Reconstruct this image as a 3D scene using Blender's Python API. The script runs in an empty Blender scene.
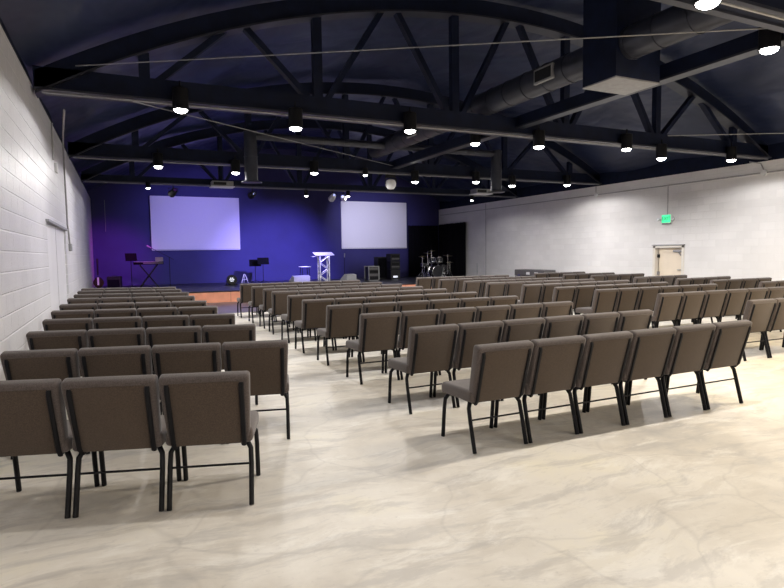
import bpy, bmesh, math, random
from mathutils import Vector, Matrix
random.seed(7)
PI = math.pi
S = bpy.context.scene
C = S.collection

# ------------------------------------------------------------------ helpers
class MB:
    """collects shapes and links them as one mesh object"""
    def __init__(self):
        self.bm = bmesh.new()
    def box(self, c, s, rot=None, bevel=0.0, seg=2):
        m = Matrix.Translation(c)
        if rot is not None:
            m = m @ rot
        g = bmesh.ops.create_cube(self.bm, size=1.0, matrix=m @ Matrix.Diagonal((*s, 1)))
        if bevel > 0:
            es = list({e for v in g['verts'] for e in v.link_edges})
            bmesh.ops.bevel(self.bm, geom=es, offset=bevel, segments=seg, profile=0.6, affect='EDGES')
        return self
    def bb(self, a, b, bevel=0.0, seg=2):
        c = [(p + q) / 2 for p, q in zip(a, b)]
        s = [abs(q - p) for p, q in zip(a, b)]
        return self.box(c, s, None, bevel, seg)
    def tube(self, pts, r, n=8, r2=None, flat=1.0, caps=True, side=None):
        """tube along a path; flat squeezes the section along the second axis"""
        pts = [Vector(p) for p in pts]
        rings = []
        for i, p in enumerate(pts):
            if i == 0: t = pts[1] - p
            elif i == len(pts) - 1: t = p - pts[i - 1]
            else: t = (pts[i + 1] - p).normalized() + (p - pts[i - 1]).normalized()
            t.normalize()
            ref = Vector(side) if side else (Vector((0, 0, 1)) if abs(t.z) < .9 else Vector((1, 0, 0)))
            u = (ref - t * ref.dot(t)).normalized(); v = t.cross(u)
            rr = r if r2 is None else r + (r2 - r) * i / (len(pts) - 1)
            rings.append([self.bm.verts.new(p + u * math.cos(a) * rr + v * math.sin(a) * rr * flat)
                          for a in (2 * PI * k / n for k in range(n))])
        for A, B in zip(rings, rings[1:]):
            for k in range(n):
                self.bm.faces.new((A[k], A[(k + 1) % n], B[(k + 1) % n], B[k]))
        if caps:
            self.bm.faces.new(rings[0][::-1]); self.bm.faces.new(rings[-1])
        return self
    def bar(self, a, b, w, h, up=(0, 0, 1)):
        a, b = Vector(a), Vector(b); t = (b - a); L = t.length; t.normalize()
        u = Vector(up); u = (u - t * u.dot(t)).normalized(); v = t.cross(u)
        m = Matrix.Identity(4)
        for i in range(3):
            m[i][0] = t[i]; m[i][1] = v[i]; m[i][2] = u[i]; m[i][3] = (a[i] + b[i]) / 2
        bmesh.ops.create_cube(self.bm, size=1.0, matrix=m @ Matrix.Diagonal((L, w, h, 1)))
        return self
    def lathe(self, prof, c=(0, 0, 0), n=20, rot=None, cap=True):
        m = Matrix.Translation(c) @ (rot if rot is not None else Matrix.Identity(4))
        rings = []
        for r, z in prof:
            rings.append([self.bm.verts.new(m @ Vector((r * math.cos(2 * PI * k / n), r * math.sin(2 * PI * k / n), z))) for k in range(n)])
        for A, B in zip(rings, rings[1:]):
            for k in range(n):
                self.bm.faces.new((A[k], A[(k + 1) % n], B[(k + 1) % n], B[k]))
        if cap:
            self.bm.faces.new(rings[0][::-1]); self.bm.faces.new(rings[-1])
        return self
    def prism(self, poly, axis, a, b):
        """extrude a 2-D polygon along an axis (0 x, 1 y, 2 z)"""
        def P(u, v, w):
            return {0: (w, u, v), 1: (u, w, v), 2: (u, v, w)}[axis]
        A = [self.bm.verts.new(P(u, v, a)) for u, v in poly]
        B = [self.bm.verts.new(P(u, v, b)) for u, v in poly]
        n = len(poly)
        for k in range(n):
            self.bm.faces.new((A[k], A[(k + 1) % n], B[(k + 1) % n], B[k]))
        self.bm.faces.new(A[::-1]); self.bm.faces.new(B)
        return self
    def build(self, name, mat, parent=None, smooth=False, loc=None):
        bmesh.ops.recalc_face_normals(self.bm, faces=self.bm.faces)
        me = bpy.data.meshes.new(name)
        self.bm.to_mesh(me); self.bm.free()
        if smooth:
            for p in me.polygons: p.use_smooth = True
            try: me.set_sharp_from_angle(angle=math.radians(40))
            except Exception: pass
        me.materials.append(mat)
        o = bpy.data.objects.new(name, me); C.objects.link(o)
        if parent is not None: o.parent = parent
        if loc is not None: o.location = loc
        return o

def thing(name, label, cat, loc=(0, 0, 0), rotz=0, group=None):
    o = bpy.data.objects.new(name, None); C.objects.link(o)
    o.empty_display_size = .2
    o.location = loc; o.rotation_euler = (0, 0, rotz)
    return tag(o, label, cat, group)
def tag(o, label, cat, group=None):
    o['label'] = label; o['category'] = cat
    if group: o['group'] = group
    return o
def struct(name, mb, mat, parent=None, smooth=False):
    o = mb.build(name, mat, parent, smooth)
    o['kind'] = 'structure'
    return o
def copy_thing(root, loc, rotz):
    r = root.copy(); C.objects.link(r); r.location = loc; r.rotation_euler = (0, 0, rotz)
    for ch in root.children:
        if ch.type == 'LIGHT' : 
            continue
        c = ch.copy(); C.objects.link(c); c.parent = r
        for g in ch.children:
            d = g.copy(); C.objects.link(d); d.parent = c
    return r
def RX(a): return Matrix.Rotation(a, 4, 'X')
def RY(a): return Matrix.Rotation(a, 4, 'Y')
def RZ(a): return Matrix.Rotation(a, 4, 'Z')
ORD = ['nearest', 'second nearest', 'third nearest', 'fourth nearest', 'fifth nearest', 'sixth nearest', 'seventh nearest',
       'eighth nearest', 'ninth nearest', 'farthest']
NTH = ['first', 'second', 'third', 'fourth', 'fifth', 'sixth', 'seventh', 'eighth']

# ------------------------------------------------------------------ materials
class NT:
    def __init__(self, name):
        self.m = bpy.data.materials.new(name); self.m.use_nodes = True
        self.t = self.m.node_tree; self.b = self.t.nodes['Principled BSDF']
    def n(self, typ, **kw):
        nd = self.t.nodes.new(typ)
        for k, v in kw.items():
            if k in nd.inputs: nd.inputs[k].default_value = v
            else: setattr(nd, k, v)
        return nd
    def l(self, a, b): self.t.links.new(a, b)
    def set(self, **kw):
        for k, v in kw.items():
            self.b.inputs[k.replace('_', ' ')].default_value = v
def rgb(c): return (*c, 1) if len(c) == 3 else c
def plain(name, col, rough=.5, metal=0.0, var=.12, scale=14.0, bump=0.0, bscale=60.0, spec=.5):
    """plain paint, metal or plastic with a faint mottling"""
    N = NT(name); N.set(Roughness=rough, Metallic=metal, Specular_IOR_Level=spec)
    co = N.n('ShaderNodeTexCoord'); no = N.n('ShaderNodeTexNoise', Scale=scale, Detail=3.0)
    N.l(co.outputs['Object'], no.inputs['Vector'])
    r = N.n('ShaderNodeValToRGB'); e = r.color_ramp.elements
    e[0].position = .3; e[1].position = .7
    e[0].color = rgb([c * (1 - var) for c in col]); e[1].color = rgb([min(1, c * (1 + var)) for c in col])
    N.l(no.outputs['Fac'], r.inputs['Fac']); N.l(r.outputs['Color'], N.b.inputs['Base Color'])
    if bump > 0:
        n2 = N.n('ShaderNodeTexNoise', Scale=bscale, Detail=4.0); N.l(co.outputs['Object'], n2.inputs['Vector'])
        bp = N.n('ShaderNodeBump', Strength=bump, Distance=.01); N.l(n2.outputs['Fac'], bp.inputs['Height'])
        N.l(bp.outputs['Normal'], N.b.inputs['Normal'])
    return N.m
def emit(name, col, s):
    N = NT(name); N.set(Base_Color=rgb(col), Emission_Color=rgb(col), Emission_Strength=s, Roughness=.4)
    return N.m

def block_wall(name, col, mortar, joint_bump):
    N = NT(name); N.set(Roughness=.42)
    co = N.n('ShaderNodeTexCoord'); sx = N.n('ShaderNodeSeparateXYZ'); cx = N.n('ShaderNodeCombineXYZ')
    N.l(co.outputs['Object'], sx.inputs[0]); N.l(sx.outputs['Y'], cx.inputs['X']); N.l(sx.outputs['Z'], cx.inputs['Y'])
    br = N.n('ShaderNodeTexBrick', Scale=1.0)
    br.inputs['Color1'].default_value = rgb(col); br.inputs['Color2'].default_value = rgb([c * .94 for c in col])
    br.inputs['Mortar'].default_value = rgb(mortar)
    br.inputs['Brick Width'].default_value = .405; br.inputs['Row Height'].default_value = .203
    br.inputs['Mortar Size'].default_value = .011; br.inputs['Mortar Smooth'].default_value = .5
    N.l(cx.outputs[0], br.inputs['Vector'])
    no = N.n('ShaderNodeTexNoise', Scale=.7, Detail=5.0); N.l(co.outputs['Object'], no.inputs['Vector'])
    rp = N.n('ShaderNodeMapRange'); rp.inputs['From Min'].default_value = .3; rp.inputs['From Max'].default_value = .7
    rp.inputs['To Min'].default_value = .88; rp.inputs['To Max'].default_value = 1.0
    N.l(no.outputs['Fac'], rp.inputs['Value'])
    mx = N.n('ShaderNodeVectorMath', operation='SCALE'); N.l(br.outputs['Color'], mx.inputs[0]); N.l(rp.outputs[0], mx.inputs['Scale'])
    N.l(mx.outputs[0], N.b.inputs['Base Color'])
    n2 = N.n('ShaderNodeTexNoise', Scale=22.0, Detail=6.0, Roughness=.65); N.l(co.outputs['Object'], n2.inputs['Vector'])
    b1 = N.n('ShaderNodeBump', Strength=.35, Distance=.012); N.l(n2.outputs['Fac'], b1.inputs['Height'])
    b2 = N.n('ShaderNodeBump', Strength=joint_bump, Distance=.012, invert=True); N.l(br.outputs['Fac'], b2.inputs['Height'])
    N.l(b1.outputs['Normal'], b2.inputs['Normal']); N.l(b2.outputs['Normal'], N.b.inputs['Normal'])
    return N.m

def floor_mat():
    N = NT('polished_concrete'); N.set(Roughness=.3, Specular_IOR_Level=.3)
    co = N.n('ShaderNodeTexCoord')
    wn = N.n('ShaderNodeTexNoise', Scale=.8, Detail=3.0); N.l(co.outputs['Object'], wn.inputs['Vector'])
    def warped(amount, rot, sc):
        wv = N.n('ShaderNodeVectorMath', operation='MULTIPLY_ADD'); N.l(wn.outputs['Color'], wv.inputs[0])
        wv.inputs[1].default_value = (amount, amount, 0); N.l(co.outputs['Object'], wv.inputs[2])
        mp = N.n('ShaderNodeMapping'); mp.inputs['Rotation'].default_value = (0, 0, rot); mp.inputs['Scale'].default_value = sc
        N.l(wv.outputs[0], mp.inputs['Vector']); return mp.outputs[0]
    def ramp(src, stops):
        r = N.n('ShaderNodeValToRGB'); e = r.color_ramp.elements
        e[0].position, e[0].color = stops[0][0], rgb(stops[0][1]); e[1].position, e[1].color = stops[-1][0], rgb(stops[-1][1])
        for p, c in stops[1:-1]: e.new(p).color = rgb(c)
        N.l(src, r.inputs['Fac']); return r.outputs['Color']
    def mix(a, b, f, k=1.0):
        m = N.n('ShaderNodeMix', data_type='RGBA'); mu = N.n('ShaderNodeMath', operation='MULTIPLY'); mu.inputs[1].default_value = k
        N.l(f, mu.inputs[0]); N.l(mu.outputs[0], m.inputs['Factor']); N.l(a, m.inputs['A'])
        if isinstance(b, tuple): m.inputs['B'].default_value = rgb(b)
        else: N.l(b, m.inputs['B'])
        return m.outputs['Result']
    # broad clouds from cream to pale grey
    n1 = N.n('ShaderNodeTexNoise', Scale=.75, Detail=8.0, Roughness=.62); N.l(warped(.5, .3, (1, 1, 1)), n1.inputs['Vector'])
    base = ramp(n1.outputs['Fac'], [(.30, (.50, .475, .44)), (.43, (.66, .61, .53)), (.54, (.76, .715, .635)), (.68, (.80, .745, .61))])
    # trowel strokes in two directions
    n2 = N.n('ShaderNodeTexNoise', Scale=1.7, Detail=8.0, Roughness=.68); N.l(warped(.55, .55, (.8, 3.0, 1)), n2.inputs['Vector'])
    base = mix(base, (.44, .415, .39), ramp(n2.outputs['Fac'], [(.50, (0, 0, 0)), (.60, (1, 1, 1))]), .44)
    n3 = N.n('ShaderNodeTexNoise', Scale=1.5, Detail=8.0, Roughness=.72); N.l(warped(.6, -.8, (.9, 2.4, 1)), n3.inputs['Vector'])
    base = mix(base, (.88, .85, .78), ramp(n3.outputs['Fac'], [(.53, (0, 0, 0)), (.62, (1, 1, 1))]), .5)
    n5 = N.n('ShaderNodeTexNoise', Scale=2.4, Detail=6.0, Roughness=.65); N.l(warped(.5, 1.5, (.7, 2.8, 1)), n5.inputs['Vector'])
    base = mix(base, (.58, .53, .46), ramp(n5.outputs['Fac'], [(.55, (0, 0, 0)), (.62, (1, 1, 1))]), .42)
    # sharp lap edges
    vo = N.n('ShaderNodeTexVoronoi', feature='DISTANCE_TO_EDGE', Scale=.75); N.l(warped(.9, .2, (1, 1.5, 1)), vo.inputs['Vector'])
    base = mix(base, (.36, .33, .30), ramp(vo.outputs['Distance'], [(.0, (1, 1, 1)), (.012, (0, 0, 0))]), .2)
    # fine speckle
    n4 = N.n('ShaderNodeTexNoise', Scale=18.0, Detail=5.0, Roughness=.7); N.l(co.outputs['Object'], n4.inputs['Vector'])
    base = mix(base, (.42, .39, .35), ramp(n4.outputs['Fac'], [(.58, (0, 0, 0)), (.74, (1, 1, 1))]), .35)
    N.l(base, N.b.inputs['Base Color'])
    rr = N.n('ShaderNodeMapRange'); rr.inputs['To Min'].default_value = .34; rr.inputs['To Max'].default_value = .6
    N.l(n2.outputs['Fac'], rr.inputs['Value']); N.l(rr.outputs[0], N.b.inputs['Roughness'])
    return N.m

def fabric(name, c1, c2):
    N = NT(name); N.set(Roughness=.85, Specular_IOR_Level=.25, Sheen_Weight=.25, Sheen_Roughness=.5)
    co = N.n('ShaderNodeTexCoord')
    no = N.n('ShaderNodeTexNoise', Scale=160.0, Detail=2.0); N.l(co.outputs['Object'], no.inputs['Vector'])
    r = N.n('ShaderNodeValToRGB'); r.color_ramp.elements[0].position = .35; r.color_ramp.elements[1].position = .65
    r.color_ramp.elements[0].color = rgb(c1); r.color_ramp.elements[1].color = rgb(c2)
    N.l(no.outputs['Fac'], r.inputs['Fac']); N.l(r.outputs['Color'], N.b.inputs['Base Color'])
    bp = N.n('ShaderNodeBump', Strength=.25, Distance=.002); N.l(no.outputs['Fac'], bp.inputs['Height'])
    N.l(bp.outputs['Normal'], N.b.inputs['Normal'])
    return N.m

def roof_mat():
    N = NT('roof_insulation_film'); N.set(Roughness=.42, Specular_IOR_Level=.5)
    co = N.n('ShaderNodeTexCoord'); mp = N.n('ShaderNodeMapping'); mp.inputs['Scale'].default_value = (1.0, .55, 1.0)
    N.l(co.outputs['Object'], mp.inputs['Vector'])
    no = N.n('ShaderNodeTexNoise', Scale=1.0, Detail=2.5, Roughness=.5, Distortion=.3); N.l(mp.outputs[0], no.inputs['Vector'])
    r = N.n('ShaderNodeValToRGB'); r.color_ramp.elements[0].position = .3; r.color_ramp.elements[1].position = .75
    r.color_ramp.elements[0].color = (.010, .016, .046, 1); r.color_ramp.elements[1].color = (.022, .031, .080, 1)
    N.l(no.outputs['Fac'], r.inputs['Fac']); N.l(r.outputs['Color'], N.b.inputs['Base Color'])
    bp = N.n('ShaderNodeBump', Strength=.6, Distance=.3); N.l(no.outputs['Fac'], bp.inputs['Height'])
    N.l(bp.outputs['Normal'], N.b.inputs['Normal'])
    return N.m

def plank_mat(name, c1, c2, along, width, rough=.4):
    N = NT(name); N.set(Roughness=rough)
    co = N.n('ShaderNodeTexCoord'); br = N.n('ShaderNodeTexBrick', Scale=1.0)
    sx = N.n('ShaderNodeSeparateXYZ'); cx = N.n('ShaderNodeCombineXYZ'); N.l(co.outputs['Object'], sx.inputs[0])
    N.l(sx.outputs[along[0]], cx.inputs['X']); N.l(sx.outputs[along[1]], cx.inputs['Y']); N.l(cx.outputs[0], br.inputs['Vector'])
    br.inputs['Color1'].default_value = rgb(c1); br.inputs['Color2'].default_value = rgb(c2)
    br.inputs['Mortar'].default_value = rgb([c * .35 for c in c1])
    br.inputs['Brick Width'].default_value = 2.2; br.inputs['Row Height'].default_value = width; br.inputs['Mortar Size'].default_value = .006
    no = N.n('ShaderNodeTexNoise', Scale=3.0, Detail=5.0); N.l(co.outputs['Object'], no.inputs['Vector'])
    rp = N.n('ShaderNodeMapRange'); rp.inputs['To Min'].default_value = .7; rp.inputs['To Max'].default_value = 1.3
    N.l(no.outputs['Fac'], rp.inputs['Value'])
    mx = N.n('ShaderNodeVectorMath', operation='SCALE'); N.l(br.outputs['Color'], mx.inputs[0]); N.l(rp.outputs[0], mx.inputs['Scale'])
    N.l(mx.outputs[0], N.b.inputs['Base Color'])
    return N.m

M = dict(
    wall_l=block_wall('white_block_paint', (.74, .73, .76), (.85, .84, .87), .8),  # joints paler than the blocks: grazing highlights put into the mortar colour
    wall_r=block_wall('pale_grey_block_paint', (.84, .825, .82), (.80, .785, .78), .4),
    floor=floor_mat(),
    roof=roof_mat(),
    back=plain('deep_blue_wall_paint', (.030, .027, .13), .7, var=.1, scale=1.2),
    black=plain('black_truss_paint', (.004, .008, .028), .6, var=.3, scale=5, spec=.25),
    steel=plain('black_powder_coat', (.004, .004, .006), .5, spec=.2),
    dark=plain('black_plastic', (.006, .006, .008), .6),
    duct=plain('dark_painted_duct', (.036, .039, .056), .38, metal=.3, var=.2, scale=4),
    panel=fabric('brown_back_fabric', (.046, .032, .022), (.074, .052, .037)),
    fab=fabric('taupe_chair_fabric', (.058, .046, .041), (.100, .080, .073)),
    planks=plank_mat('grey_wood_planks', (.16, .145, .16), (.12, .11, .125), 'XY', .18, .35),
    fascia=plank_mat('orange_wood_fascia', (.80, .33, .20), (.72, .28, .17), 'XZ', .5, .4),
    deck=plain('black_stage_deck', (.03, .03, .04), .38, var=.3, scale=3),
    screen=plain('white_screen_cloth', (.80, .79, .82), .9, var=.01),
    curtain=plain('black_drape', (.006, .006, .009), .95, var=.2, scale=6, spec=.1),
    white=plain('white_paint', (.78, .78, .79), .45, var=.04),
    doorw=plain('white_door_paint', (.74, .73, .77), .5, var=.03, scale=2),
    cream=plain('cream_door_paint', (.78, .68, .55), .5, var=.04, scale=3),
    frame=plain('ivory_frame_paint', (.74, .70, .64), .5, var=.04),
    matte=plain('matte_black', (.004, .004, .005), .9, spec=.1),
    wedge=plain('pale_cabinet_paint', (.45, .45, .47), .5, var=.05),
    grey=plain('grey_metal', (.30, .30, .31), .45, metal=.3),
    alu=plain('aluminium', (.80, .80, .83), .35, metal=.5, var=.05),
    chrome=plain('chrome', (.75, .75, .78), .18, metal=1.0, var=.05),
    cymbal=plain('cymbal_bronze', (.45, .38, .22), .3, metal=1.0),
    shell=plain('black_drum_shell', (.03, .03, .035), .25),
    head=plain('drum_head', (.35, .35, .36), .5),
    case=plain('dark_grey_case', (.10, .095, .10), .55),
    conduit=plain('grey_painted_conduit', (.42, .41, .42), .5),
    pale=plain('pale_grey_board', (.66, .66, .68), .5),
    keysm=plain('white_keys', (.8, .8, .8), .3),
    wood=plain('dark_guitar_wood', (.03, .012, .008), .25),
    lamp=emit('lamp_glow', (1.0, .97, .93), 30.0),
    led=emit('white_led', (.85, .87, 1.0), .7),
    bluelens=emit('blue_lens', (.45, .5, 1.0), 3.0),
    purplelens=emit('purple_lens', (.45, .08, 1.0), 2.0),
    exitg=emit('exit_sign_face', (.05, .80, .34), 1.0),
    exitl=emit('exit_letters', (.0, .22, .09), .3),
)

# ------------------------------------------------------------------ the setting
XL, XR, YB, YF = -1.0, 15.1, 26.2, -5.0
ZL, ZR = 3.92, 3.80
CX, RR = 7.1, 16.0
def arc_z(x, apex): return apex - RR + math.sqrt(RR * RR - (x - CX) ** 2)

struct('floor', MB().bb((XL - .2, YF - .2, -.2), (XR + .2, 15.88, 0)), M['floor'])
struct('floor_front', MB().bb((XL - .2, 15.88, -.2), (XR + .2, 19.75, .004)), M['planks'])
# side walls, with real openings for the doors
LD = (10.20, 13.55, 2.11)
RD = (11.76, 12.76, 1.66)
def side_wall(x0, x1, zt, door, name, mat):
    b = MB()
    b.bb((x0, YF, 0), (x1, door[0], zt)); b.bb((x0, door[1], 0), (x1, YB, zt)); b.bb((x0, door[0], door[2]), (x1, door[1], zt))
    return struct(name, b, mat)
side_wall(XL - .3, XL, ZL, LD, 'wall_left', M['wall_l'])
side_wall(XR, XR + .3, ZR, RD, 'wall_right', M['wall_r'])
struct('trim_1', MB().bb((XL - .3, YF, ZL), (XL - .06, YB, ZL + .6)), M['black'])
struct('trim_2', MB().bb((XR + .06, YF, ZR), (XR + .3, YB, ZR + .6)), M['black'])
struct('wall_back', MB().bb((XL - .3, YB, 0), (XR + .3, YB + .2, 6.6)), M['back'])
struct('wall_front', MB().bb((XL - .3, YF - .2, 0), (XR + .3, YF, 6.6)), M['pale'])
# curved roof with the sagging black insulation
b = MB(); nx = 64; ys = [YF + (YB - YF) * j / 60 for j in range(61)]
grid = []
for i in range(nx + 1):
    x = XL - .3 + (XR - XL + .6) * i / nx
    col = []
    for y in ys:
        ph = (y + 2.0) / 5.7 * PI
        sag = .07 * abs(math.sin(ph * 2)) + .03 * math.sin(x * 2.3 + y * 1.7)
        col.append(b.bm.verts.new((x, y, arc_z(x, 6.42) - sag)))
    grid.append(col)
for i in range(nx):
    for j in range(len(ys) - 1):
        b.bm.faces.new((grid[i][j], grid[i + 1][j], grid[i + 1][j + 1], grid[i][j + 1]))
struct('ceiling', b, M['roof'], smooth=True)

# doors
d = struct('door_1', MB().bb((XL - .10, LD[0], 0), (XL - .035, LD[1], LD[2])), M['doorw'])
struct('seam', MB().bb((XL - .036, 11.87, 0), (XL - .033, 11.88, LD[2])), M['grey'], d)
struct('lintel', MB().bb((XL - .02, LD[0] - .12, LD[2]), (XL + .045, LD[1] + .05, LD[2] + .035)), M['grey'], d)
d = struct('door_2', MB().bb((XR + .13, RD[0] + .06, 0), (XR + .18, RD[1] - .06, RD[2] - .05)), M['cream'])
f = MB()
for y in (RD[0] - .05, RD[1] - .03):
    f.bb((XR - .02, y, 0), (XR + .2, y + .08, RD[2] + .02))
f.bb((XR - .02, RD[0] - .05, RD[2] - .04), (XR + .2, RD[1] + .05, RD[2] + .03))
struct('door_frame', f, M['frame'], d)
struct('drip_edge', MB().bb((XR - .05, RD[0] - .07, RD[2] + .03), (XR + .02, RD[1] + .07, RD[2] + .055)), M['grey'], d)
struct('door_closer', MB().bb((XR + .05, RD[0] + .10, RD[2] - .18), (XR + .13, RD[0] + .38, RD[2] - .11), .01).bar((XR + .08, RD[0] + .2, RD[2] - .18), (XR + .1, RD[0] + .14, RD[2] - .28), .02, .03), M['grey'], d)
for z in (.25, .78, 1.32):
    struct('hinge', MB().bb((XR + .09, RD[1] - .10, z), (XR + .135, RD[1] - .03, z + .1)), M['dark'] if z > 1 else M['grey'], d)
struct('door_handle', MB().tube([(XR + .13, RD[0] + .13, .95), (XR + .08, RD[0] + .13, .95), (XR + .08, RD[0] + .24, .95)], .012), M['grey'], d)

# stage: black deck with an orange wooden front
ST = .38
struct('trim_3', MB().bb((XL, 19.79, 0), (XR, YB, ST)), M['deck'])
struct('trim_4', MB().bb((XL, 19.75, .004), (XR, 19.79, ST - .03)), M['fascia'])
struct('trim_5', MB().bb((XL, 19.73, ST - .03), (XR, 19.80, ST + .005), .004, 1), M['dark'])

# ------------------------------------------------------------------ roof trusses
def truss(y, zb, label, hc=.33):
    t = thing('roof_truss', label, 'truss', (CX, y, zb), 0, 'black bowstring roof trusses')
    o = -zb
    bc = MB()
    L, Rr = XL + .02 - CX, XR - .02 - CX
    bc.bb((L, -.07, .03), (Rr, .07, hc))
    bc.build('bottom_chord', M['black'], t)
    MB().bb((L, -.16, 0), (Rr, -.07, .03)).bb((L, .07, 0), (Rr, .16, .03)).build('flange', M['duct'], t)
    # conduit clipped below the chord
    MB().tube([(L + .1, -.12, -.03), (Rr - .1, -.12, -.03)], .014, 6).build('conduit', M['grey'], t)
    tc = MB(); fl = MB()
    xs = [L + .02 + (Rr - L - .04) * i / 48 for i in range(49)]
    lo = [(x, arc_z(x + CX, 6.0) + o) for x in xs]; hi = [(x, arc_z(x + CX, 6.30) + o) for x in xs]
    for i in range(48):
        for bb_, A, B, w in ((tc, lo, hi, .07), (fl, [(x, z - .03) for x, z in lo], lo, .14)):
            vs = [bb_.bm.verts.new(p) for s in (-w, w) for p in ((A[i][0], s, A[i][1]), (A[i + 1][0], s, A[i + 1][1]), (B[i + 1][0], s, B[i + 1][1]), (B[i][0], s, B[i][1]))]
            for q in ((0, 1, 2, 3), (7, 6, 5, 4), (0, 4, 5, 1), (3, 2, 6, 7)): bb_.bm.faces.new([vs[k] for k in q])
    for bb_ in (tc, fl): bmesh.ops.remove_doubles(bb_.bm, verts=bb_.bm.verts, dist=1e-4)
    tc.build('top_chord', M['black'], t); fl.build('arch_flange', M['duct'], t)
    xk = [-6.67 + 2.668 * k for k in range(6)]
    for x in xk:
        MB().bb((x - .075, -.06, hc - .03), (x + .075, .06, arc_z(x + CX, 6.02) + o)).build('web_post', M['black'], t)
    for k, x in enumerate(xk):
        for s in (-1, 1):
            xm = x + s * 1.334 - s * .14
            if abs(xm) > 7.2: continue
            zt = arc_z(xm + CX, 6.02) + o
            MB().bar((x + s * .14, 0, hc - .06), (xm, 0, zt), .09, .13, up=(0, 1, 0)).build('web_diagonal', M['black'], t)
    return t
TY = [(-2.0, 'behind the camera above the entrance'), (3.75, 'overhead, nearest one in view'), (9.4, 'large in view across the room'), (15.1, 'second one beyond, over the middle rows'), (19.7, 'farthest one, tinted blue above the stage edge')]
for y, s in TY:
    truss(y, 3.85, 'black bowstring roof truss ' + s, .21 if y > 19 else .33)

# longitudinal beam under the crown and the sheet metal plenum with its duct
t = thing('ceiling_beam', 'long dark beam running toward the stage below the roof crown', 'beam', (7.22, 5, 3.98))
MB().bb((-.07, -9.9, .03), (.07, 10.2, .23)).build('web', M['black'], t)
MB().bb((-.10, -9.9, 0), (.10, 10.2, .03)).build('flange', M['duct'], t)
t = thing('spiral_duct', 'black plenum box and dark spiral air duct running toward the stage', 'air duct', (6.43, 0, 4.38))
def spiral(b, a, c, r):
    a, c = Vector(a), Vector(c); n = max(2, int((c - a).length / .5))
    b.tube([a, c], r, 20)
    for k in range(n + 1):
        p = a.lerp(c, min(.995, max(.005, k / n))); dd = (c - a).normalized() * .012
        b.tube([p - dd, p + dd], r + .01, 20)
pb = MB().bb((.16 - .42, 6.2 - .31, -.46), (.16 + .42, 6.2 + .31, 1.86)).build('plenum_box', M['black'], t)
MB().bb((.16 - .42, 6.2 - .31, -.48), (.16 + .42, 6.2 + .31, -.46)).build('bottom_panel', M['grey'], pb)
bq = MB(); spiral(bq, (0, -4.8, 0), (0, 5.89, 0), .22); spiral(bq, (0, 6.51, 0), (0, 14.6, 0), .22)
bq.build('main_duct', M['duct'], t, True)
for xe in (2.83, 9.72):
    bq = MB(); s = 1 if xe > 6.43 else -1
    spiral(bq, (s * .2, 13.6, -.06), (xe - 6.43 - s * .12, 13.6, -.06), .09)
    bq.build('branch_duct', M['duct'], t, True)
    bq = MB(); spiral(bq, (xe - 6.43, 13.6, .03), (xe - 6.43, 13.6, -1.1), .15)
    bq.build('drop_duct', M['duct'], t, True)
    MB().lathe([(.15, .03), (.24, 0), (.24, -.015), (.12, -.02)], (xe - 6.43, 13.6, -1.12), 20).build('diffuser', M['duct'], t, True)
for y in (7.4, 12.0):
    g = MB().bb((-.25, y - .22, -.13), (-.20, y + .22, .1)).build('air_grille', M['grey'], t)
    MB().bb((-.256, y - .19, -.10), (-.249, y + .19, .07)).build('louvre', M['dark'], g)

# cables stretched through the roof space
for a, c, l in (((-.45, 9.2, 4.2), (7.05, 4.22, 4.10), 'thin grey cable slanting in front of the plenum box'),
                ((.26, 9.3, 3.81), (7.18, 15, 4.05), 'thin grey cable running diagonally above the middle rows'),
                ((9.78, 8, 3.78), (12.62, 7.5, 3.95), 'thin grey cable crossing the roof space at right')):
    tag(MB().tube([a, c], .008, 6).build('ceiling_cable', M['grey']), l, 'cable', 'cables in the roof space')

# ------------------------------------------------------------------ downlights
def make_can(root):
    MB().lathe([(.115, 0), (.115, .30), (.105, .31), (.03, .32)], (0, 0, 0), 24).build('housing', M['steel'], root, True)
    MB().lathe([(.118, -.004), (.118, .02), (.10, .02), (.10, -.004)], (0, 0, 0), 24, cap=False).build('trim_ring', M['steel'], root, True)
    MB().lathe([(.0, -.05), (.05, -.044), (.085, -.025), (.10, .0)], (0, 0, 0), 24, cap=False).build('lens', M['lamp'], root, True)
    MB().tube([(0, 0, .3), (0, 0, .42)], .015, 8).build('stem', M['steel'], root)
PW = 205.0
def spot(parent, power, size=162, blend=.3, col=(1, .97, .94), z=-.07):
    l = bpy.data.lights.new('bulb', 'SPOT'); l.energy = power; l.spot_size = math.radians(size); l.spot_blend = blend
    l.shadow_soft_size = .05; l.color = col
    o = bpy.data.objects.new('bulb', l); C.objects.link(o); o.parent = parent; o.location = (0, 0, z)
    return o
CANS = {-2.0: [(.9, 3.64), None, (4.8, 3.64), (7.8, 3.64), None, (11.2, 3.64), (13.5, 3.64)],
        3.75: [(.9, 3.72), (2.7, 3.72), (4.81, 3.74), (7.7, 3.72), (9.9, 3.72), (11.2, 3.72), (13.5, 3.72)],
        9.4: [(.90, 3.73), (2.65, 3.60), (4.73, 3.72), (7.60, 3.63), (9.98, 3.74), (11.05, 3.60), (13.44, 3.70)],
        15.1: [(.90, 3.70), (2.71, 3.64), (4.77, 3.73), (7.80, 3.62), (9.90, 3.70), (11.25, 3.64), (13.49, 3.75)],
        19.7: [(.86, 3.63), None, None, (7.49, 3.57), None, None, (12.76, 3.57)]}
can0 = None
rows_l = [(-2.0, 'behind the camera', 1.2), (3.75, 'on the truss overhead', .55), (9.4, 'on the near truss', .9), (15.1, 'on the middle truss', 1.0), (19.7, 'on the stage truss', .35)]
WARM, COOL = (1, .84, .60), (1, .97, .95)
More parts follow.
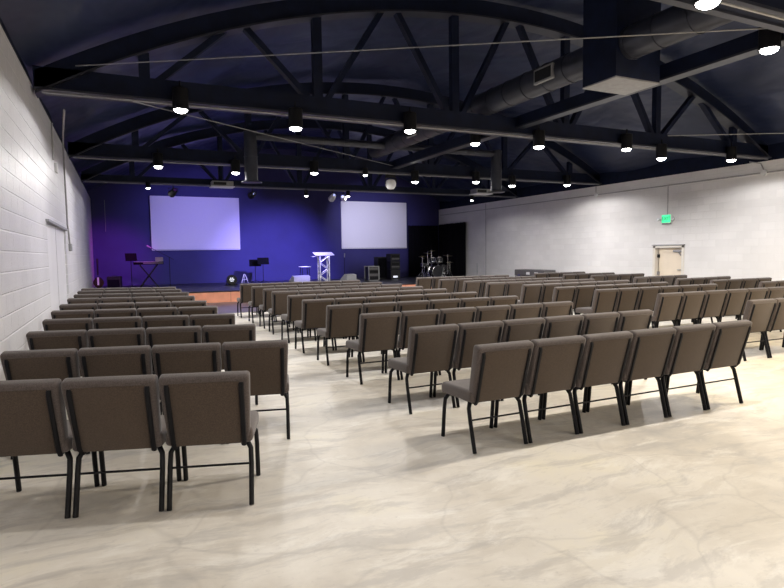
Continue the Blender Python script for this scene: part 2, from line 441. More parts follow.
for ty, where, pw in rows_l:
    for i, xz in enumerate(CANS[ty]):
        if xz is None: continue
        x, z = xz
        lab = f'black can downlight, {NTH[i + (1 if ty == 15.1 and i > 2 else 0)]} from the left wall {where}'
        if ty == 19.7: lab = {0: 'small can downlight left of the left screen on the stage truss', 3: 'small can downlight above the left edge of right screen on the stage truss', 6: 'small can downlight above the drum kit on the stage truss'}[i]
        if can0 is None:
            r = can0 = thing('ceiling_downlight', lab, 'ceiling light', (x, ty - .2, z), 0, 'round can downlights hung below the trusses'); make_can(r)
        else:
            r = copy_thing(can0, (x, ty - .2, z), 0); r['label'] = lab
        if ty > 19: r.scale = (.62, .62, .62); r.location.z += .06
        k = (pw if ty != 3.75 else {0: .5, 1: .22, 2: .95}.get(i, .6)) * (1.3 if ty < 0 and x > 7 else 1) * (1 if ty != 3.75 or x < 7 else 3.2 if x < 9 else 1.6) * (.9 if x < 1 else 1) * (.72 if x > 13 and ty > 9 else 1.25 if x > 9 and ty > 9 else 1)
        o = spot(r, PW * k, size=165, blend=.25, col=WARM if ty < 5 and x > 6 else COOL)
        if x < 1: o.data.spot_size = math.radians(174); o.data.spot_blend = .12
for y, s in ((4.36, 'nearest one'), (10.56, 'far one'), (-3.5, 'one behind the camera')):
    r = copy_thing(can0, (7.0, y, 3.89), 0); r['label'] = 'black can downlight fixed to the long ceiling beam, ' + s
    r['group'] = 'can downlights on the ceiling beam'; spot(r, PW * (.6 if y < 5 else .9), col=WARM if y < 5 else COOL)
for x, y, z, l in ((5.93, 19.5, 3.56, 'small can downlight between the two screens on the stage truss'), (6.25, 14.9, 3.70, 'dim can downlight on middle truss just left of the white moving head light')):
    r = copy_thing(can0, (x, y, z + .04), 0); r['label'] = l; r.scale = (.62, .62, .62); spot(r, PW * .3)

# ------------------------------------------------------------------ chairs
def rounded_slab(w, d, h, bev, seg=4):
    b = MB(); b.box((0, 0, 0), (w, d, h), None, bev, seg); return b
def make_chair():
    root = thing('banquet_chair', 'x', 'chair')
    W = .527
    # seat cushion: thick pad with a rolled front edge
    b = MB(); b.box((0, .055, .435), (W, .47, .095), None, .035, 4)
    for v in b.bm.verts:
        if v.co.y > .15: v.co.z -= (v.co.y - .15) ** 2 * .9
        v.co.z += .012 * (1 - (v.co.x / (W / 2)) ** 2) if v.co.z > .44 else 0
    b.build('seat', M['fab'], root, True)
    # back cushion leaning back, narrower at the waist
    b = MB(); n_, h = 0, .475
    b.box((0, 0, 0), (W, .07, h), None, .03, 4)
    mt = Matrix.Translation((0, -.20, .617)) @ RX(math.radians(15.5))
    for v in b.bm.verts:
        f = (v.co.z + h / 2) / h
        if f < .42: v.co.x *= 1 - .07 * math.sin((.42 - f) / .42 * PI / 2)
        v.co.y += .02 * (v.co.x / (W / 2)) ** 2 * (1 if v.co.y > 0 else 0)
        v.co = mt @ v.co
    b.build('backrest', M['fab'], root, True)
    # rear panel between the uprights
    b = MB(); b.box((0, 0, 0), (.415, .012, .43), None, .005, 2)
    for v in b.bm.verts: v.co = mt @ (v.co + Vector((0, -.034, -.012)))
    b.build('back_panel', M['panel'], root, True)
    for s in (-1, 1):
        MB().tube([mt @ Vector((s * .214, -.034, .195)), mt @ Vector((s * .214, -.046, .17)), mt @ Vector((s * .211, -.046, -.2)), (s * .205, -.155, .37)], .0155, 8, flat=.6, side=(1, 0, 0)).build('upright', M['steel'], root, True)
    # legs: tube bends under the seat rail and runs down
    for s in (-1, 1):
        x = s * .246
        MB().tube([(s * .18, -.06, .385), (s * .222, -.10, .375), (s * .243, -.118, .335), (x, -.14, .25), (x, -.205, .002)], .0195, 10, flat=.8, side=(0, 1, 0)).build('leg', M['steel'], root, True)
        MB().tube([(s * .18, .17, .385), (s * .222, .222, .375), (s * .243, .243, .335), (x, .255, .25), (x, .282, .002)], .0195, 10, flat=.8, side=(0, 1, 0)).build('leg', M['steel'], root, True)
    b = MB()
    for s in (-1, 1): b.bar((s * .2, -.15, .38), (s * .2, .24, .38), .025, .02)
    for y in (-.1, .2): b.bar((-.2, y, .38), (.2, y, .38), .025, .02)
    b.build('seat_frame', M['steel'], root)
    MB().tube([(-.243, -.143, .245), (.243, -.143, .245)], .0075, 8).build('stretcher', M['steel'], root, True)
    return root
W0 = .5372
# block: rows of (x, y of the left end of the row's back edge, angle, number of chairs)
BL = {
    'left block': [(-.865, 3.93, -17, 3)] + [(x, y, a, 4) for x, y, a in ((-.86, 5.13, -14.3), (-.855, 6.41, -15), (-.85, 7.62, -15), (-.88, 8.83, -14.7), (-.88, 9.98, -14.5), (-.88, 11.40, -18.0), (-.86, 12.6, -18.4), (-.87, 13.84, -20), (-.86, 14.95, -23))],
    'centre block': [(x, y, a, 6) for x, y, a in ((2.39, 3.59, -.2), (2.45, 4.79, .1), (2.51, 6.19, -.1), (2.54, 7.5, -.8), (2.53, 8.65, -.7), (2.60, 9.79, -.1), (2.62, 11.04, -4.3), (2.67, 12.01, -1.3), (2.66, 13.13, -1.2), (2.65, 14.48, -.1))],
    'right block': [(7.74, 4.96, -2, 3)] + [(x, y, a, 6) for x, y, a in ((7.85, 6.51, -1.4), (7.8, 7.83, -1.3), (7.7, 8.8, .9), (7.78, 9.9, 1.5), (7.63, 11.03, -1.5), (7.68, 12.08, 1.6), (7.68, 13.31, 0), (7.69, 14.64, -1))],
    'far right block': [(12.3, 7.66, 0, 2)] + [(x, y, a, 4) for x, y, a in ((12.22, 8.73, -.5), (12.28, 9.68, 3), (12.23, 10.92, 3), (12.33, 12.55, .8), (12.31, 13.71, .6), (12.25, 15.0, -.8))],
}
chair0 = make_chair(); first = True
for blk, rws in BL.items():
    for k, (x, y, a, n) in enumerate(rws):
        th = math.radians(a); dx, dy = math.cos(th), math.sin(th)
        for i in range(n):
            u = (i + .5) * W0
            px, py = x + dx * u - dy * .275, y + dy * u + dx * .275
            jz = random.uniform(-.003, .003)
            if first: c = chair0; first = False; c.location = (px, py, 0); c.rotation_euler = (0, 0, th + jz)
            else: c = copy_thing(chair0, (px, py, 0), th + jz)
            rn = ORD[k] if k < len(rws) - 1 else 'farthest'
            c['label'] = f'taupe padded chair, {NTH[i]} from left in {rn} row of {blk}'
            c['group'] = f'taupe chairs in the {blk}'

# ------------------------------------------------------------------ screens
for x0, x1, s in ((1.21, 4.83, 'left'), (9.67, 13.14, 'right')):
    t = thing('projection_screen', f'{s} white projection screen on the blue back wall above the stage', 'screen', ((x0 + x1) / 2, 26.1, 2.98), 0, 'two projection screens')
    w = (x1 - x0) / 2
    MB().bb((-w, -.01, -1.12), (w, .01, 1.10)).build('screen_cloth', M['screen'], t)
    f = MB()
    for sx in (-1, 1): f.bb((sx * w - .012, -.015, -1.13), (sx * w + .012, .05, 1.11))
    for sz in (-1.15, 1.10): f.bb((-w, -.015, sz - .01), (w, .05, sz + .02))
    f.build('frame', M['screen'], t)
# drapes in the drummer's corner
def drape(name, p, q, z0, z1, label):
    b = MB(); n = 90; vs = []
    p, q = Vector(p), Vector(q); d = (q - p).normalized(); nn = Vector((-d.y, d.x, 0))
    for i in range(n + 1):
        c = p.lerp(q, i / n); off = .035 * math.sin(i * 1.15) + .02 * math.sin(i * .37)
        c = c + nn * off
        vs.append((b.bm.verts.new((c.x, c.y, z0)), b.bm.verts.new((c.x, c.y, z1 + .03 * abs(math.sin(i * .35))))))
    for A, B in zip(vs, vs[1:]): b.bm.faces.new((A[0], B[0], B[1], A[1]))
    o = b.build(name, M['curtain'], None, True); md = o.modifiers.new('t', 'SOLIDIFY'); md.thickness = .01
    return tag(o, label, 'curtain')
drape('drape', (13.2, 26.02, 0), (14.95, 26.02, 0), ST, 2.94, 'black drape on the back wall behind the drum kit')
drape('drape', (14.95, 25.95, 0), (14.95, 23.45, 0), ST, 2.99, 'black drape hanging along the pale right wall beside drum kit')

# ------------------------------------------------------------------ things on the stage
# truss lectern
t = thing('lectern', 'silver aluminium truss lectern with angled reading top on stage', 'lectern', (7.45, 22.3, ST), math.radians(-4))
for sx in (-1, 1):
    for sy in (-1, 1):
        MB().tube([(sx * .19, sy * .17, .02), (sx * .19, sy * .17, 1.12)], .025, 10).build('chord_tube', M['alu'], t, True)
b = MB()
for k in range(4):
    z0, z1 = .06 + k * .265, .06 + (k + 1) * .265; s = 1 if k % 2 else -1
    for q in (-1, 1):
        b.tube([(-s * .19, q * .17, z0), (s * .19, q * .17, z1)], .014, 8); b.tube([(q * .19, -s * .17, z0), (q * .19, s * .17, z1)], .014, 8)
b.build('bracing', M['alu'], t, True)
MB().bb((-.26, -.24, 0), (.26, .24, .025)).build('base_plate', M['alu'], t)
MB().box((0, 0, 1.20), (.80, .46, .03), RX(math.radians(14)), .006, 1).build('reading_top', M['pale'], t)
MB().bb((-.50, -.16, 1.09), (-.28, .1, 1.11)).build('side_shelf', M['pale'], t)
# tall round stool table
t = thing('bar_stool', 'small round white topped stool with dark legs beside lectern', 'stool', (7.0, 23.45, ST))
MB().lathe([(.0, .66), (.26, .66), (.265, .675), (.26, .69), (0, .69)], n=28, cap=False).build('seat', M['white'], t, True)
for k in range(4):
    a = PI / 4 + k * PI / 2
    MB().tube([(.2 * math.cos(a), .2 * math.sin(a), .66), (.25 * math.cos(a), .25 * math.sin(a), 0)], .013, 8).build('leg', M['steel'], t, True)
MB().lathe([(.222, .25), (.228, .258), (.236, .25), (.228, .242), (.222, .25)], n=28, cap=False).build('foot_ring', M['steel'], t, True)
# floor monitors
def wedge(loc, rz, label, w):
    t = thing('stage_monitor', label, 'speaker', loc, rz, 'wedge monitors on the stage')
    MB().prism([(-.2, 0), (.22, 0), (.2, .12), (-.06, .34), (-.2, .30)], 0, -w, w).build('cabinet', M['wedge'], t)
    MB().box((0, .078, .235), (w * 1.8, .30, .012), RX(math.radians(-40.5))).build('grille', M['grey'], t)
    return t
wedge((6.56, 22.75, ST), math.radians(15), 'white wedge floor monitor speaker beside the small white topped stool', .38)
wedge((8.74, 22.9, ST), math.radians(25), 'white wedge floor monitor speaker right of the silver lectern', .29)
# music stands
def music_stand(loc, rz, label, h, w=.5):
    t = thing('music_stand', label, 'music stand', loc, rz, 'music stands on the stage')
    for k in range(3):
        a = PI / 2 + k * 2 * PI / 3
        MB().tube([(0, 0, .1), (.24 * math.cos(a), .24 * math.sin(a), .01)], .01, 6).build('foot', M['steel'], t)
    MB().tube([(0, 0, .05), (0, 0, h)], .013, 8).build('pole', M['steel'], t, True)
    d = MB().box((0, -.02, h + .08), (w, .012, .28), RX(math.radians(-12)), .004, 1).build('desk', M['matte'], t)
    MB().bb((-w / 2, -.08, h - .07), (w / 2, .0, h - .055)).build('lip', M['matte'], d)
music_stand((5.50, 24.6, ST), math.radians(6), 'black music stand, front one of pair against blue wall', .86)
music_stand((5.24, 24.95, ST), math.radians(-10), 'black music stand, rear one of pair against blue wall', .78)
music_stand((.34, 23.5, ST), math.radians(20), 'black music stand left of the keyboard in purple light', 1.10, .42)
# led floor light and guitar stand
t = thing('floor_light', 'black round floor light with cluster of white LEDs', 'stage light', (3.98, 23.5, ST))
rt = RX(math.radians(68))
MB().lathe([(.09, -.2), (.18, -.12), (.21, .02), (.21, .06), (.18, .06)], (0, 0, .2), 24, rt).build('housing', M['dark'], t, True)
for k in range(7):
    p = Vector((0, 0, .065)) if k == 6 else Vector((.07 * math.cos(k * PI / 3), .07 * math.sin(k * PI / 3), .065))
    MB().lathe([(.0, .008), (.026, .004), (.028, -.006)], Matrix.Translation((0, 0, .2)) @ rt @ p, 12, rt, cap=False).build('led_lens', M['led'], t, True)
b = MB(); b.tube([(-.21, 0, .2), (-.21, .02, .02), (.21, .02, .02), (.21, 0, .2)], .014, 8); b.box((0, .03, .012), (.46, .22, .02)); b.build('yoke', M['dark'], t)
t = thing('guitar_stand', 'small white A frame instrument stand on the stage floor', 'guitar stand', (4.74, 24.8, ST))
for s in (-1, 1):
    MB().tube([(s * .03, 0, .36), (s * .07, -.02, .25), (s * .14, -.10, .01)], .014, 8).build('leg', M['white'], t, True)
MB().tube([(0, .02, .36), (0, .14, .01)], .012, 8).build('leg', M['white'], t, True)
MB().tube([(-.05, 0, .35), (0, 0, .385), (.05, 0, .35)], .014, 8).build('yoke', M['white'], t, True)
MB().tube([(-.085, -.04, .16), (.085, -.04, .16)], .01, 8).build('crossbar', M['white'], t, True)
# keyboard on X stand
t = thing('keyboard_stand', 'black folding X stand carrying the stage keyboard', 'stand', (.95, 23.8, ST), math.radians(3))
for y in (-.14, .14):
    b = MB(); b.bar((-.32, y, .02), (.30, y + .0, .86), .03, .03); b.build('strut', M['steel'], t)
    b = MB(); b.bar((.32, y, .02), (-.30, y + .0, .86), .03, .03); b.build('strut', M['steel'], t)
MB().lathe([(.04, -.17), (.04, .17)], (0, 0, .44), 16, RX(PI / 2)).build('pivot', M['steel'], t, True)
for x in (-.30, .30): MB().bb((x - .02, -.2, .855), (x + .02, .2, .885)).build('arm', M['steel'], t)
t = thing('stage_keyboard', 'long stage keyboard catching purple light on its X stand', 'keyboard', (.95, 23.8, ST + .885), math.radians(3))
MB().bb((-.52, -.17, 0), (.52, .17, .10), .012, 2).build('body', M['matte'], t)
MB().bb((-.50, .02, .095), (.50, .16, .108)).build('key_bed', M['keysm'], t)
MB().bb((-.2, -.172, .03), (.5, -.168, .08)).build('rear_panel', M['case'], t)
t = thing('laptop', 'open grey laptop on the right end of the keyboard', 'laptop', (1.34, 23.83, ST + .995), math.radians(175))
MB().bb((-.14, -.10, .003), (.14, .10, .018)).build('base', M['grey'], t)
MB().box((0, .105, .09), (.28, .01, .15), RX(math.radians(-15))).build('lid', M['grey'], t)
def mic_stand(loc, h, label, tip=(0, 0, 0)):
    t = thing('microphone_stand', label, 'microphone stand', loc, 0, 'microphone stands on the stage')
    MB().lathe([(.0, .03), (.13, .02), (.135, 0)], n=24, cap=False).build('base', M['steel'], t, True)
    MB().tube([(0, 0, .02), (0, 0, h)], .011, 8).build('pole', M['steel'], t, True)
    a = Vector((0, 0, h)); e = a + Vector(tip)
    MB().tube([a - Vector(tip) * .25, e], .008, 8).build('boom', M['steel'], t, True)
    MB().tube([e, e + Vector(tip).normalized() * .13, e + Vector(tip).normalized() * .17], .018, 10, r2=.026).build('microphone', M['grey'], t, True)
mic_stand((1.66, 23.2, ST), 1.15, 'black boom microphone stand at the right end of keyboard', (-.62, .1, .36))
mic_stand((8.72, 23.3, ST), .92, 'thin straight microphone stand behind the right wedge monitor', (0, -.02, .12))
# bass guitar and small amp in the left corner
t = thing('electric_guitar', 'dark electric guitar standing upright in the left stage corner', 'guitar', (-.80, 24.5, ST), math.radians(-20))
b = MB(); pr = []
for k in range(28):
    a = 2 * PI * k / 28; rx = .17 * (1 + .18 * math.cos(2 * a)); pr.append((rx * math.cos(a) * .95, .225 + .22 * math.sin(a)))
b.prism(pr, 1, -.022, .022); b.build('body', M['wood'], t)
MB().bb((-.028, -.04, .5), (.028, -.015, 1.0)).build('neck', M['dark'], t)
MB().bb((-.035, -.03, .13), (.03, -.022, .42)).build('pickguard', M['white'], t)
MB().box((0, -.03, 1.06), (.08, .02, .16), None, .01, 1).build('headstock', M['dark'], t)
t = thing('guitar_amplifier', 'dark guitar amplifier box on the stage floor in purple light', 'amplifier', (-.25, 24.6, ST), math.radians(-12))
MB().bb((-.24, -.16, 0), (.24, .16, .44), .02, 2).build('cabinet', M['dark'], t)
MB().bb((-.21, -.166, .03), (.21, -.158, .32)).build('grille', M['curtain'], t)
MB().tube([(-.08, 0, .44), (-.07, 0, .47), (.07, 0, .47), (.08, 0, .44)], .01, 6).build('handle', M['dark'], t)
#
# racks
t = thing('equipment_rack', 'low rack with silver edges on stage beneath right screen', 'rack', (9.92, 23.1, ST))
MB().bb((-.22, -.2, .04), (.22, .25, .62)).build('casing', M['dark'], t)
f = MB()
for x in (-.24, .24):
    for y in (-.22, .25): f.bb((x - .018, y - .018, 0), (x + .018, y + .018, .65))
for z in (.02, .63):
    for y in (-.22, .25): f.bb((-.25, y - .018, z - .018), (.25, y + .018, z + .018))
f.build('edge_frame', M['grey'], t)
for k in range(4): MB().bb((-.2, -.225, .08 + k * .135), (.2, -.2, .18 + k * .135)).build('rack_unit', M['case'] if k % 2 else M['steel'], t)
t = thing('speaker_cabinet', 'tall black loudspeaker cabinet left of the dark equipment tower', 'speaker', (11.0, 24.55, ST))
MB().bb((-.25, -.22, 0), (.25, .22, 1.03), .015, 2).build('cabinet', M['dark'], t)
MB().bb((-.22, -.228, .06), (.22, -.22, .97)).build('grille', M['curtain'], t)
t = thing('equipment_tower', 'tall dark equipment tower under right corner of the right screen', 'rack', (11.36, 23.9, ST))
MB().bb((-.235, -.2, 0), (.235, .3, .45), .01, 1).build('lower_case', M['dark'], t)
MB().bb((-.235, -.2, .46), (.235, .3, .84), .01, 1).build('middle_case', M['dark'], t)
MB().bb((-.235, -.2, .85), (.235, .3, 1.17), .01, 1).build('upper_case', M['dark'], t)
for k, (z0, z1, m) in enumerate(((.08, .16, 'led'), (.55, .60, 'case'), (.66, .74, 'steel'), (.90, .97, 'case'), (1.02, 1.1, 'steel'))):
    MB().bb((-.12 if m == 'led' else -.19, -.212, z0), (.10 if m == 'led' else .19, -.2, z1)).build('front_panel', M[m], t)
# drum kit: each drum and stand its own thing
DK = Vector((13.75, 24.2, ST))
def drum(name, label, p, r, h, rot, legs=None, cat='drum'):
    t = thing(name, label, cat, DK + Vector(p))
    MB().lathe([(r, -h / 2), (r, h / 2)], (0, 0, 0), 32, rot).build('shell', M['shell'], t, True)
    for s in (-1, 1):
        MB().lathe([(r + .012, s * h / 2 - .02), (r + .018, s * h / 2), (r + .002, s * h / 2 + .008), (r - .01, s * h / 2)], (0, 0, 0), 32, rot, cap=False).build('hoop', M['chrome'], t, True)
        MB().lathe([(0, s * (h / 2 + .001)), (r - .004, s * (h / 2 + .001))], (0, 0, 0), 32, rot, cap=False).build('drum_head', M['head'] if name != 'bass_drum' else M['shell'], t)
    b = MB()
    for k in range(8):
        a = k * PI / 4
        q = Matrix.Translation((0, 0, 0)) @ rot
        b.tube([q @ Vector(((r + .015) * math.cos(a), (r + .015) * math.sin(a), -h * .42)), q @ Vector(((r + .015) * math.cos(a), (r + .015) * math.sin(a), h * .42))], .007, 6)
    b.build('tension_rods', M['chrome'], t)
    for a, c in legs or []: MB().tube([a, c], .012, 8).build('leg', M['chrome'], t, True)
    return t
drum('bass_drum', 'black bass drum lying at the centre of the drum kit', (0, 0, .29), .28, .42, RX(math.radians(90)), [((-.25, -.1, -.1), (-.36, -.2, -.285)), ((.25, -.1, -.1), (.36, -.2, -.285))])
drum('tom_drum', 'black rack tom on the left above the bass drum', (-.2, -.02, .83), .15, .2, RX(math.radians(-14)), [((0, .02, -.1), (.06, .04, -.225))])
drum('tom_drum', 'black rack tom on the right above the bass drum', (.18, -.02, .83), .165, .22, RX(math.radians(-14)), [((0, .02, -.1), (-.05, .04, -.225))])
drum('floor_tom', 'black floor tom standing on chrome legs at kit right', (.52, .28, .42), .2, .36, RX(0), [((.2 * math.cos(a), .2 * math.sin(a), .05), (.24 * math.cos(a), .24 * math.sin(a), -.41)) for a in (.4, 2.5, 4.6)])
drum('snare_drum', 'chrome hooped snare drum at the left of the drum kit', (-.46, .30, .62), .18, .14, RX(0), [((.0, 0, -.07), (0, 0, -.4)), ((0, 0, -.38), (.2, .1, -.61)), ((0, 0, -.38), (-.2, .1, -.61)), ((0, 0, -.38), (0, -.22, -.61))])
def cymbal(p, h, r, label, tilt, double=False):
    t = thing('cymbal_stand', label, 'cymbal', DK + Vector(p), 0, 'cymbals of the drum kit')
    for k in range(3):
        a = .5 + k * 2 * PI / 3
        MB().tube([(0, 0, .34), (.27 * math.cos(a), .27 * math.sin(a), .01)], .012, 8).build('leg', M['chrome'], t, True)
    MB().tube([(0, 0, .12), (0, 0, h + .05)], .013, 8).build('pole', M['chrome'], t, True)
    for dz in ((0, .03) if double else (0,)):
        MB().lathe([(.012, .026), (.04, .024), (.05, .012), (r, -.008), (r, -.011), (.05, .008), (.012, .02)], (0, 0, h + dz), 32, RX(tilt), cap=False).build('cymbal', M['cymbal'], t, True)
    MB().lathe([(.0, .05), (.018, .045), (.018, .02)], (0, 0, h), 10, cap=False).build('wing_nut', M['chrome'], t)
cymbal((-.72, .02, 0), 1.0, .18, 'hi hat cymbals on chrome stand at left of kit', 0, True)
cymbal((-.50, -.12, 0), 1.18, .21, 'crash cymbal high on its stand at left of kit', math.radians(8))
cymbal((.08, .55, 0), 1.28, .2, 'crash cymbal on the tallest stand behind the toms', math.radians(-10))
cymbal((.62, -.10, 0), 1.05, .23, 'ride cymbal on chrome stand at right of kit', math.radians(8))
cymbal((.86, .10, 0), .72, .17, 'low small cymbal at the far right of kit', math.radians(4))
t = thing('drum_throne', 'round black drum throne behind the drum kit', 'stool', DK + Vector((.05, .85, 0)))
MB().lathe([(0, .5), (.17, .5), (.18, .46), (.16, .43), (0, .43)], n=24, cap=False).build('seat', M['dark'], t, True)
for k in range(3):
    a = k * 2 * PI / 3
    MB().tube([(0, 0, .4), (0, 0, .26), (.22 * math.cos(a), .22 * math.sin(a), .01)], .013, 8).build('leg', M['chrome'], t, True)

# ------------------------------------------------------------------ gear hung from the roof
def projector(loc, label):
    t = thing('video_projector', label, 'projector', loc, 0, 'projectors hung from the roof')
    MB().bb((-.33, -.2, .0), (.33, .22, .16), .02, 2).build('body', M['grey'], t)
    MB().bb((-.36, -.24, -.03), (.36, .26, -.005)).build('tray', M['white'], t)
    MB().lathe([(.055, 0), (.06, .05), (.05, .06)], (.18, .22, .08), 20, RX(math.radians(-90))).build('lens', M['dark'], t, True)
    MB().tube([(0, 0, .16), (0, 0, .62)], .025, 10).build('pole', M['black'], t, True)
    MB().bb((-.29, -.203, .03), (.1, -.199, .12)).build('vent', M['dark'], t)
projector((3.05, 19.2, 3.78), 'projector hung left, pale underside, above left screen')
projector((12.05, 17.8, 3.70), 'projector hung right, near the pale right wall')
t = thing('moving_head_light', 'round white moving head light hanging above the right screen', 'stage light', (7.12, 15.1, 3.55))
MB().lathe([(.02, -.15), (.09, -.14), (.145, -.06), (.155, .03), (.12, .11), (.05, .14)], (0, 0, 0), 24).build('head', M['white'], t, True)
MB().tube([(-.17, 0, 0), (-.17, 0, .16), (-.1, 0, .2), (.1, 0, .2), (.17, 0, .16), (.17, 0, 0)], .022, 8).build('yoke', M['dark'], t, True)
MB().bb((-.12, -.1, .2), (.12, .1, .30)).build('base', M['dark'], t)
def par(loc, aim, label, lens='bluelens', body='alu'):
    t = thing('par_light', label, 'stage light', loc, 0, 'stage lights on the truss')
    d = (Vector(aim) - Vector(loc)).normalized(); q = d.to_track_quat('Z', 'Y').to_matrix().to_4x4()
    MB().lathe([(.04, -.16), (.08, -.13), (.10, -.02), (.115, .13), (.115, .16), (.10, .16)], (0, 0, 0), 24, q, cap=False).build('can', M[body], t, True)
    MB().lathe([(0, .12), (.10, .12)], (0, 0, 0), 24, q, cap=False).build('lens', M[lens], t)
    MB().tube([(-.14, 0, 0), (-.14, 0, .12), (.14, 0, .12), (.14, 0, 0)], .012, 8).build('yoke', M['dark'], t)
    MB().tube([(0, 0, .12), (0, 0, .26)], .02, 8).build('clamp', M['dark'], t)
    return t, d
def beam(o, aimd, off, power, size, blend, col, r=.08):
    l = bpy.data.lights.new('bulb', 'SPOT'); l.energy = power; l.spot_size = math.radians(size); l.spot_blend = blend
    l.shadow_soft_size = r; l.color = col
    b = bpy.data.objects.new('bulb', l); C.objects.link(b); b.parent = o
    b.location = aimd * off; b.rotation_euler = aimd.to_track_quat('-Z', 'Y').to_euler()
BLUE = (.30, .255, 1.0)
PALEBLUE = (.68, .66, 1.0)
PURPLE = (.62, .02, 1.0)
for loc, aim, lab, p, size, colr, body in (((6.95, 19.62, 3.60), (6.6, 26, .9), 'left silver stage light of the cluster between the screens', 4000, 60, BLUE, 'alu'),
                         ((7.35, 19.62, 3.60), (11.0, 26, 2.9), 'right silver stage light of the cluster between the screens', 1900, 40, PALEBLUE, 'alu'),
                         ((4.1, 19.62, 3.60), (3.2, 26, 2.6), 'added black stage light, unseen fixture on the stage truss before left screen', 1200, 64, BLUE, 'dark'),  # unseen fixture, added to wash the left screen blue
                         ((1.6, 19.62, 3.60), (-.4, 26, 1.2), 'added black stage light, unseen fixture glowing purple at left end of stage truss', 1200, 37, PURPLE, 'dark')):  # unseen fixture, put in to throw purple on the left end of the wall
    o, d = par(loc, aim, lab, 'purplelens' if colr is PURPLE else 'bluelens', body); beam(o, d, .2, p, size, 1.0, colr)

# ------------------------------------------------------------------ wall fittings
def pipe(name, pts, r, label, mat='conduit', cat='conduit'):
    return tag(MB().tube(pts, r, 8).build(name, M[mat], None, True), label, cat)
xr = XR - .02
pipe('wall_conduit', [(xr, 26.0, 3.50), (xr, -4.5, 3.50)], .017, 'long horizontal conduit near the top of right wall')
pipe('wall_conduit', [(xr - .03, 21.87, 3.75), (xr - .03, 21.87, .05)], .017, 'vertical conduit down the right wall near the drapes')
pipe('wall_conduit', [(xr - .03, 12.27, 3.48), (xr - .03, 12.27, 2.62)], .012, 'short vertical conduit dropping to the green exit sign')
pipe('wall_conduit', [(xr - .03, 15.19, 3.80), (xr - .03, 15.19, 3.58)], .014, 'short conduit branch to white box, farther one')
pipe('wall_conduit', [(xr - .10, 9.75, 3.82), (xr - .03, 9.5, 3.75), (xr - .03, 9.42, 3.58)], .014, 'short curved conduit branch to white box, nearer one')
for y, s in ((15.19, 'farther'), (9.42, 'nearer')):
    tag(MB().lathe([(0, .07), (.075, .065), (.08, 0)], (XR, y, 3.50), 16, RY(-PI / 2), cap=False).build('junction_box', M['white'], None, True), f'round white junction box high on right wall, {s} one', 'junction box')
xl = XL + .02
pipe('wall_conduit', [(xl + .22, 11.3, 4.05), (xl, 13.8, 3.96), (xl, 13.85, 2.25), (xl, 14.1, 2.05), (xl, 14.2, 1.85)], .017, 'vertical conduit beside the white door on left wall')
pipe('wall_conduit', [(xl, 11.62, 3.88), (xl, 11.6, 3.25)], .014, 'short conduit high on the left wall above the door')
tag(MB().bb((XL, 11.9, 3.08), (XL + .05, 12.1, 3.25), .01, 1).build('junction_box', M['white']), 'white junction box high on left wall above the door', 'junction box')
tag(MB().bb((XL, 14.12, 1.70), (XL + .06, 14.3, 1.86), .01, 1).build('switch_box', M['grey']), 'grey switch box on left wall just past the white door', 'switch')
tag(MB().bb((XR - .012, 15.48, 1.03), (XR, 15.58, 1.16), .003, 1).build('switch_plate', M['white']), 'white switch plate low on the right wall', 'switch')
tag(MB().bb((XR - .03, 22.6, .5), (XR, 22.64, 1.05)).build('wall_cable_cover', M['conduit']), 'short grey cable cover low on right wall near the drapes', 'cable cover')
tag(MB().tube([(-.50, 26.12, 3.87), (-.50, 26.10, 3.0), (-.505, 26.1, 2.6)], .007, 6).build('hanging_cord', M['grey']), 'thin pale cord hanging on the purple lit back wall', 'cord')
# exit sign with two lamp heads
t = thing('exit_sign', 'green lit exit sign above the cream door on right wall', 'sign', (XR, 12.31, 2.50))
MB().bb((-.06, -.17, -.13), (0, .17, .13), .01, 1).build('housing', M['white'], t)
MB().bb((-.066, -.155, -.115), (-.06, .155, .115)).build('face', M['exitg'], t)
cu = bpy.data.curves.new('lettering', 'FONT'); cu.body = 'EXIT'; cu.size = .15; cu.align_x = 'CENTER'; cu.align_y = 'CENTER'; cu.extrude = .003
tmp = bpy.data.objects.new('lettering', cu); C.objects.link(tmp)
bpy.context.view_layer.update()
me = bpy.data.meshes.new_from_object(tmp.evaluated_get(bpy.context.evaluated_depsgraph_get()))
bpy.data.objects.remove(tmp); me.name = 'lettering'; me.materials.clear(); me.materials.append(M['exitl'])
lt = bpy.data.objects.new('lettering', me); C.objects.link(lt); lt.parent = t
lt.rotation_euler = (PI / 2, 0, -PI / 2); lt.location = (-.069, 0, 0)
for s in (-1, 1):
    h = MB().lathe([(.03, -.04), (.05, 0), (.055, .04), (.0, .045)], (-.08, s * .26, -.02), 16, RY(math.radians(-70)), cap=False).build('lamp_head', M['pale'], t, True)
    MB().bar((-.05, s * .16, -.03), (-.06, s * .25, -.02), .02, .02).build('bracket', M['grey'], h)
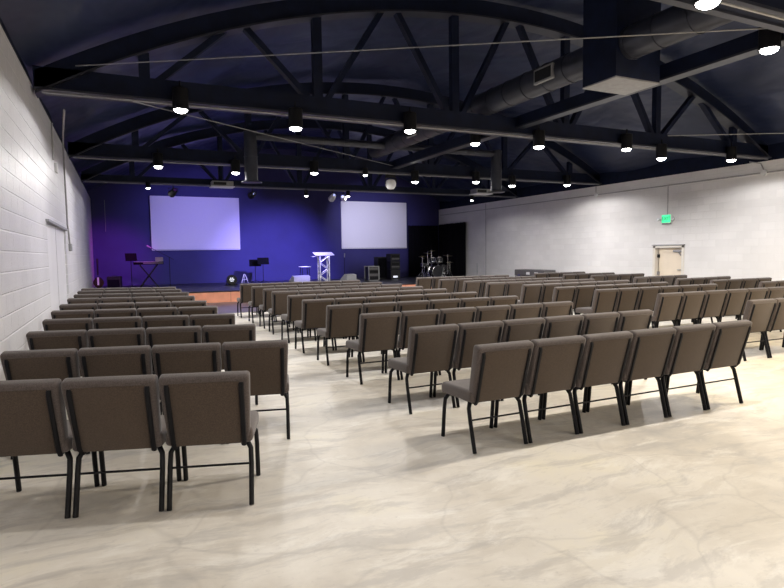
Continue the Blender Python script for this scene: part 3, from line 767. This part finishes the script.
MB().bb((-.07, -.15, -.17), (0, .15, -.13), .01, 1).build('battery_base', M['grey'], t)
# dark case by the right wall
t = thing('equipment_case', 'long dark grey equipment case against the right wall behind chairs', 'case', (14.72, 18.05, 0), 0)
MB().bb((-.28, -.9, .10), (.28, .9, .60), .015, 1).build('body', M['case'], t)
MB().bb((-.285, -.905, .61), (.285, .905, .85), .03, 2).build('lid', M['case'], t)
for y in (-.45, .05): MB().bb((-.292, y - .1, .66), (-.284, y + .1, .76)).build('label_plate', M['pale'], t)
for y in (-.6, .6): MB().bb((-.30, y - .05, .56), (-.28, y + .05, .66)).build('latch', M['chrome'], t)
for sx in (-.2, .2):
    for sy in (-.75, .75):
        MB().lathe([(.05, -.02), (.05, .02)], (sx, sy, .05), 16, RY(PI / 2)).build('caster', M['dark'], t, True)

# ------------------------------------------------------------------ world, camera, view
w = bpy.data.worlds.new('World'); S.world = w; w.use_nodes = True
w.node_tree.nodes['Background'].inputs[0].default_value = (.02, .02, .03, 1)
w.node_tree.nodes['Background'].inputs[1].default_value = .3
cam = bpy.data.cameras.new('camera'); co = bpy.data.objects.new('camera', cam); C.objects.link(co)
cam.sensor_width = 36; cam.lens = 573.66 / 784 * 36; cam.clip_end = 200
yaw, pitch, roll = (math.radians(v) for v in (25.2184, 4.0221, .7717))
fw = Vector((math.sin(yaw) * math.cos(pitch), math.cos(yaw) * math.cos(pitch), -math.sin(pitch)))
r0 = Vector((math.cos(yaw), -math.sin(yaw), 0)); d0 = fw.cross(r0)
r1 = math.cos(roll) * r0 + math.sin(roll) * d0; d1 = -math.sin(roll) * r0 + math.cos(roll) * d0
m = Matrix.Identity(4)
for i in range(3):
    m[i][0] = r1[i]; m[i][1] = -d1[i]; m[i][2] = -fw[i]; m[i][3] = (0, 0, 1.5527)[i]
co.matrix_world = m
S.camera = co
vs = S.view_settings
vs.view_transform = 'Standard'; vs.look = 'None'; vs.gamma = 1.0; vs.use_curve_mapping = False; vs.exposure = 0.0
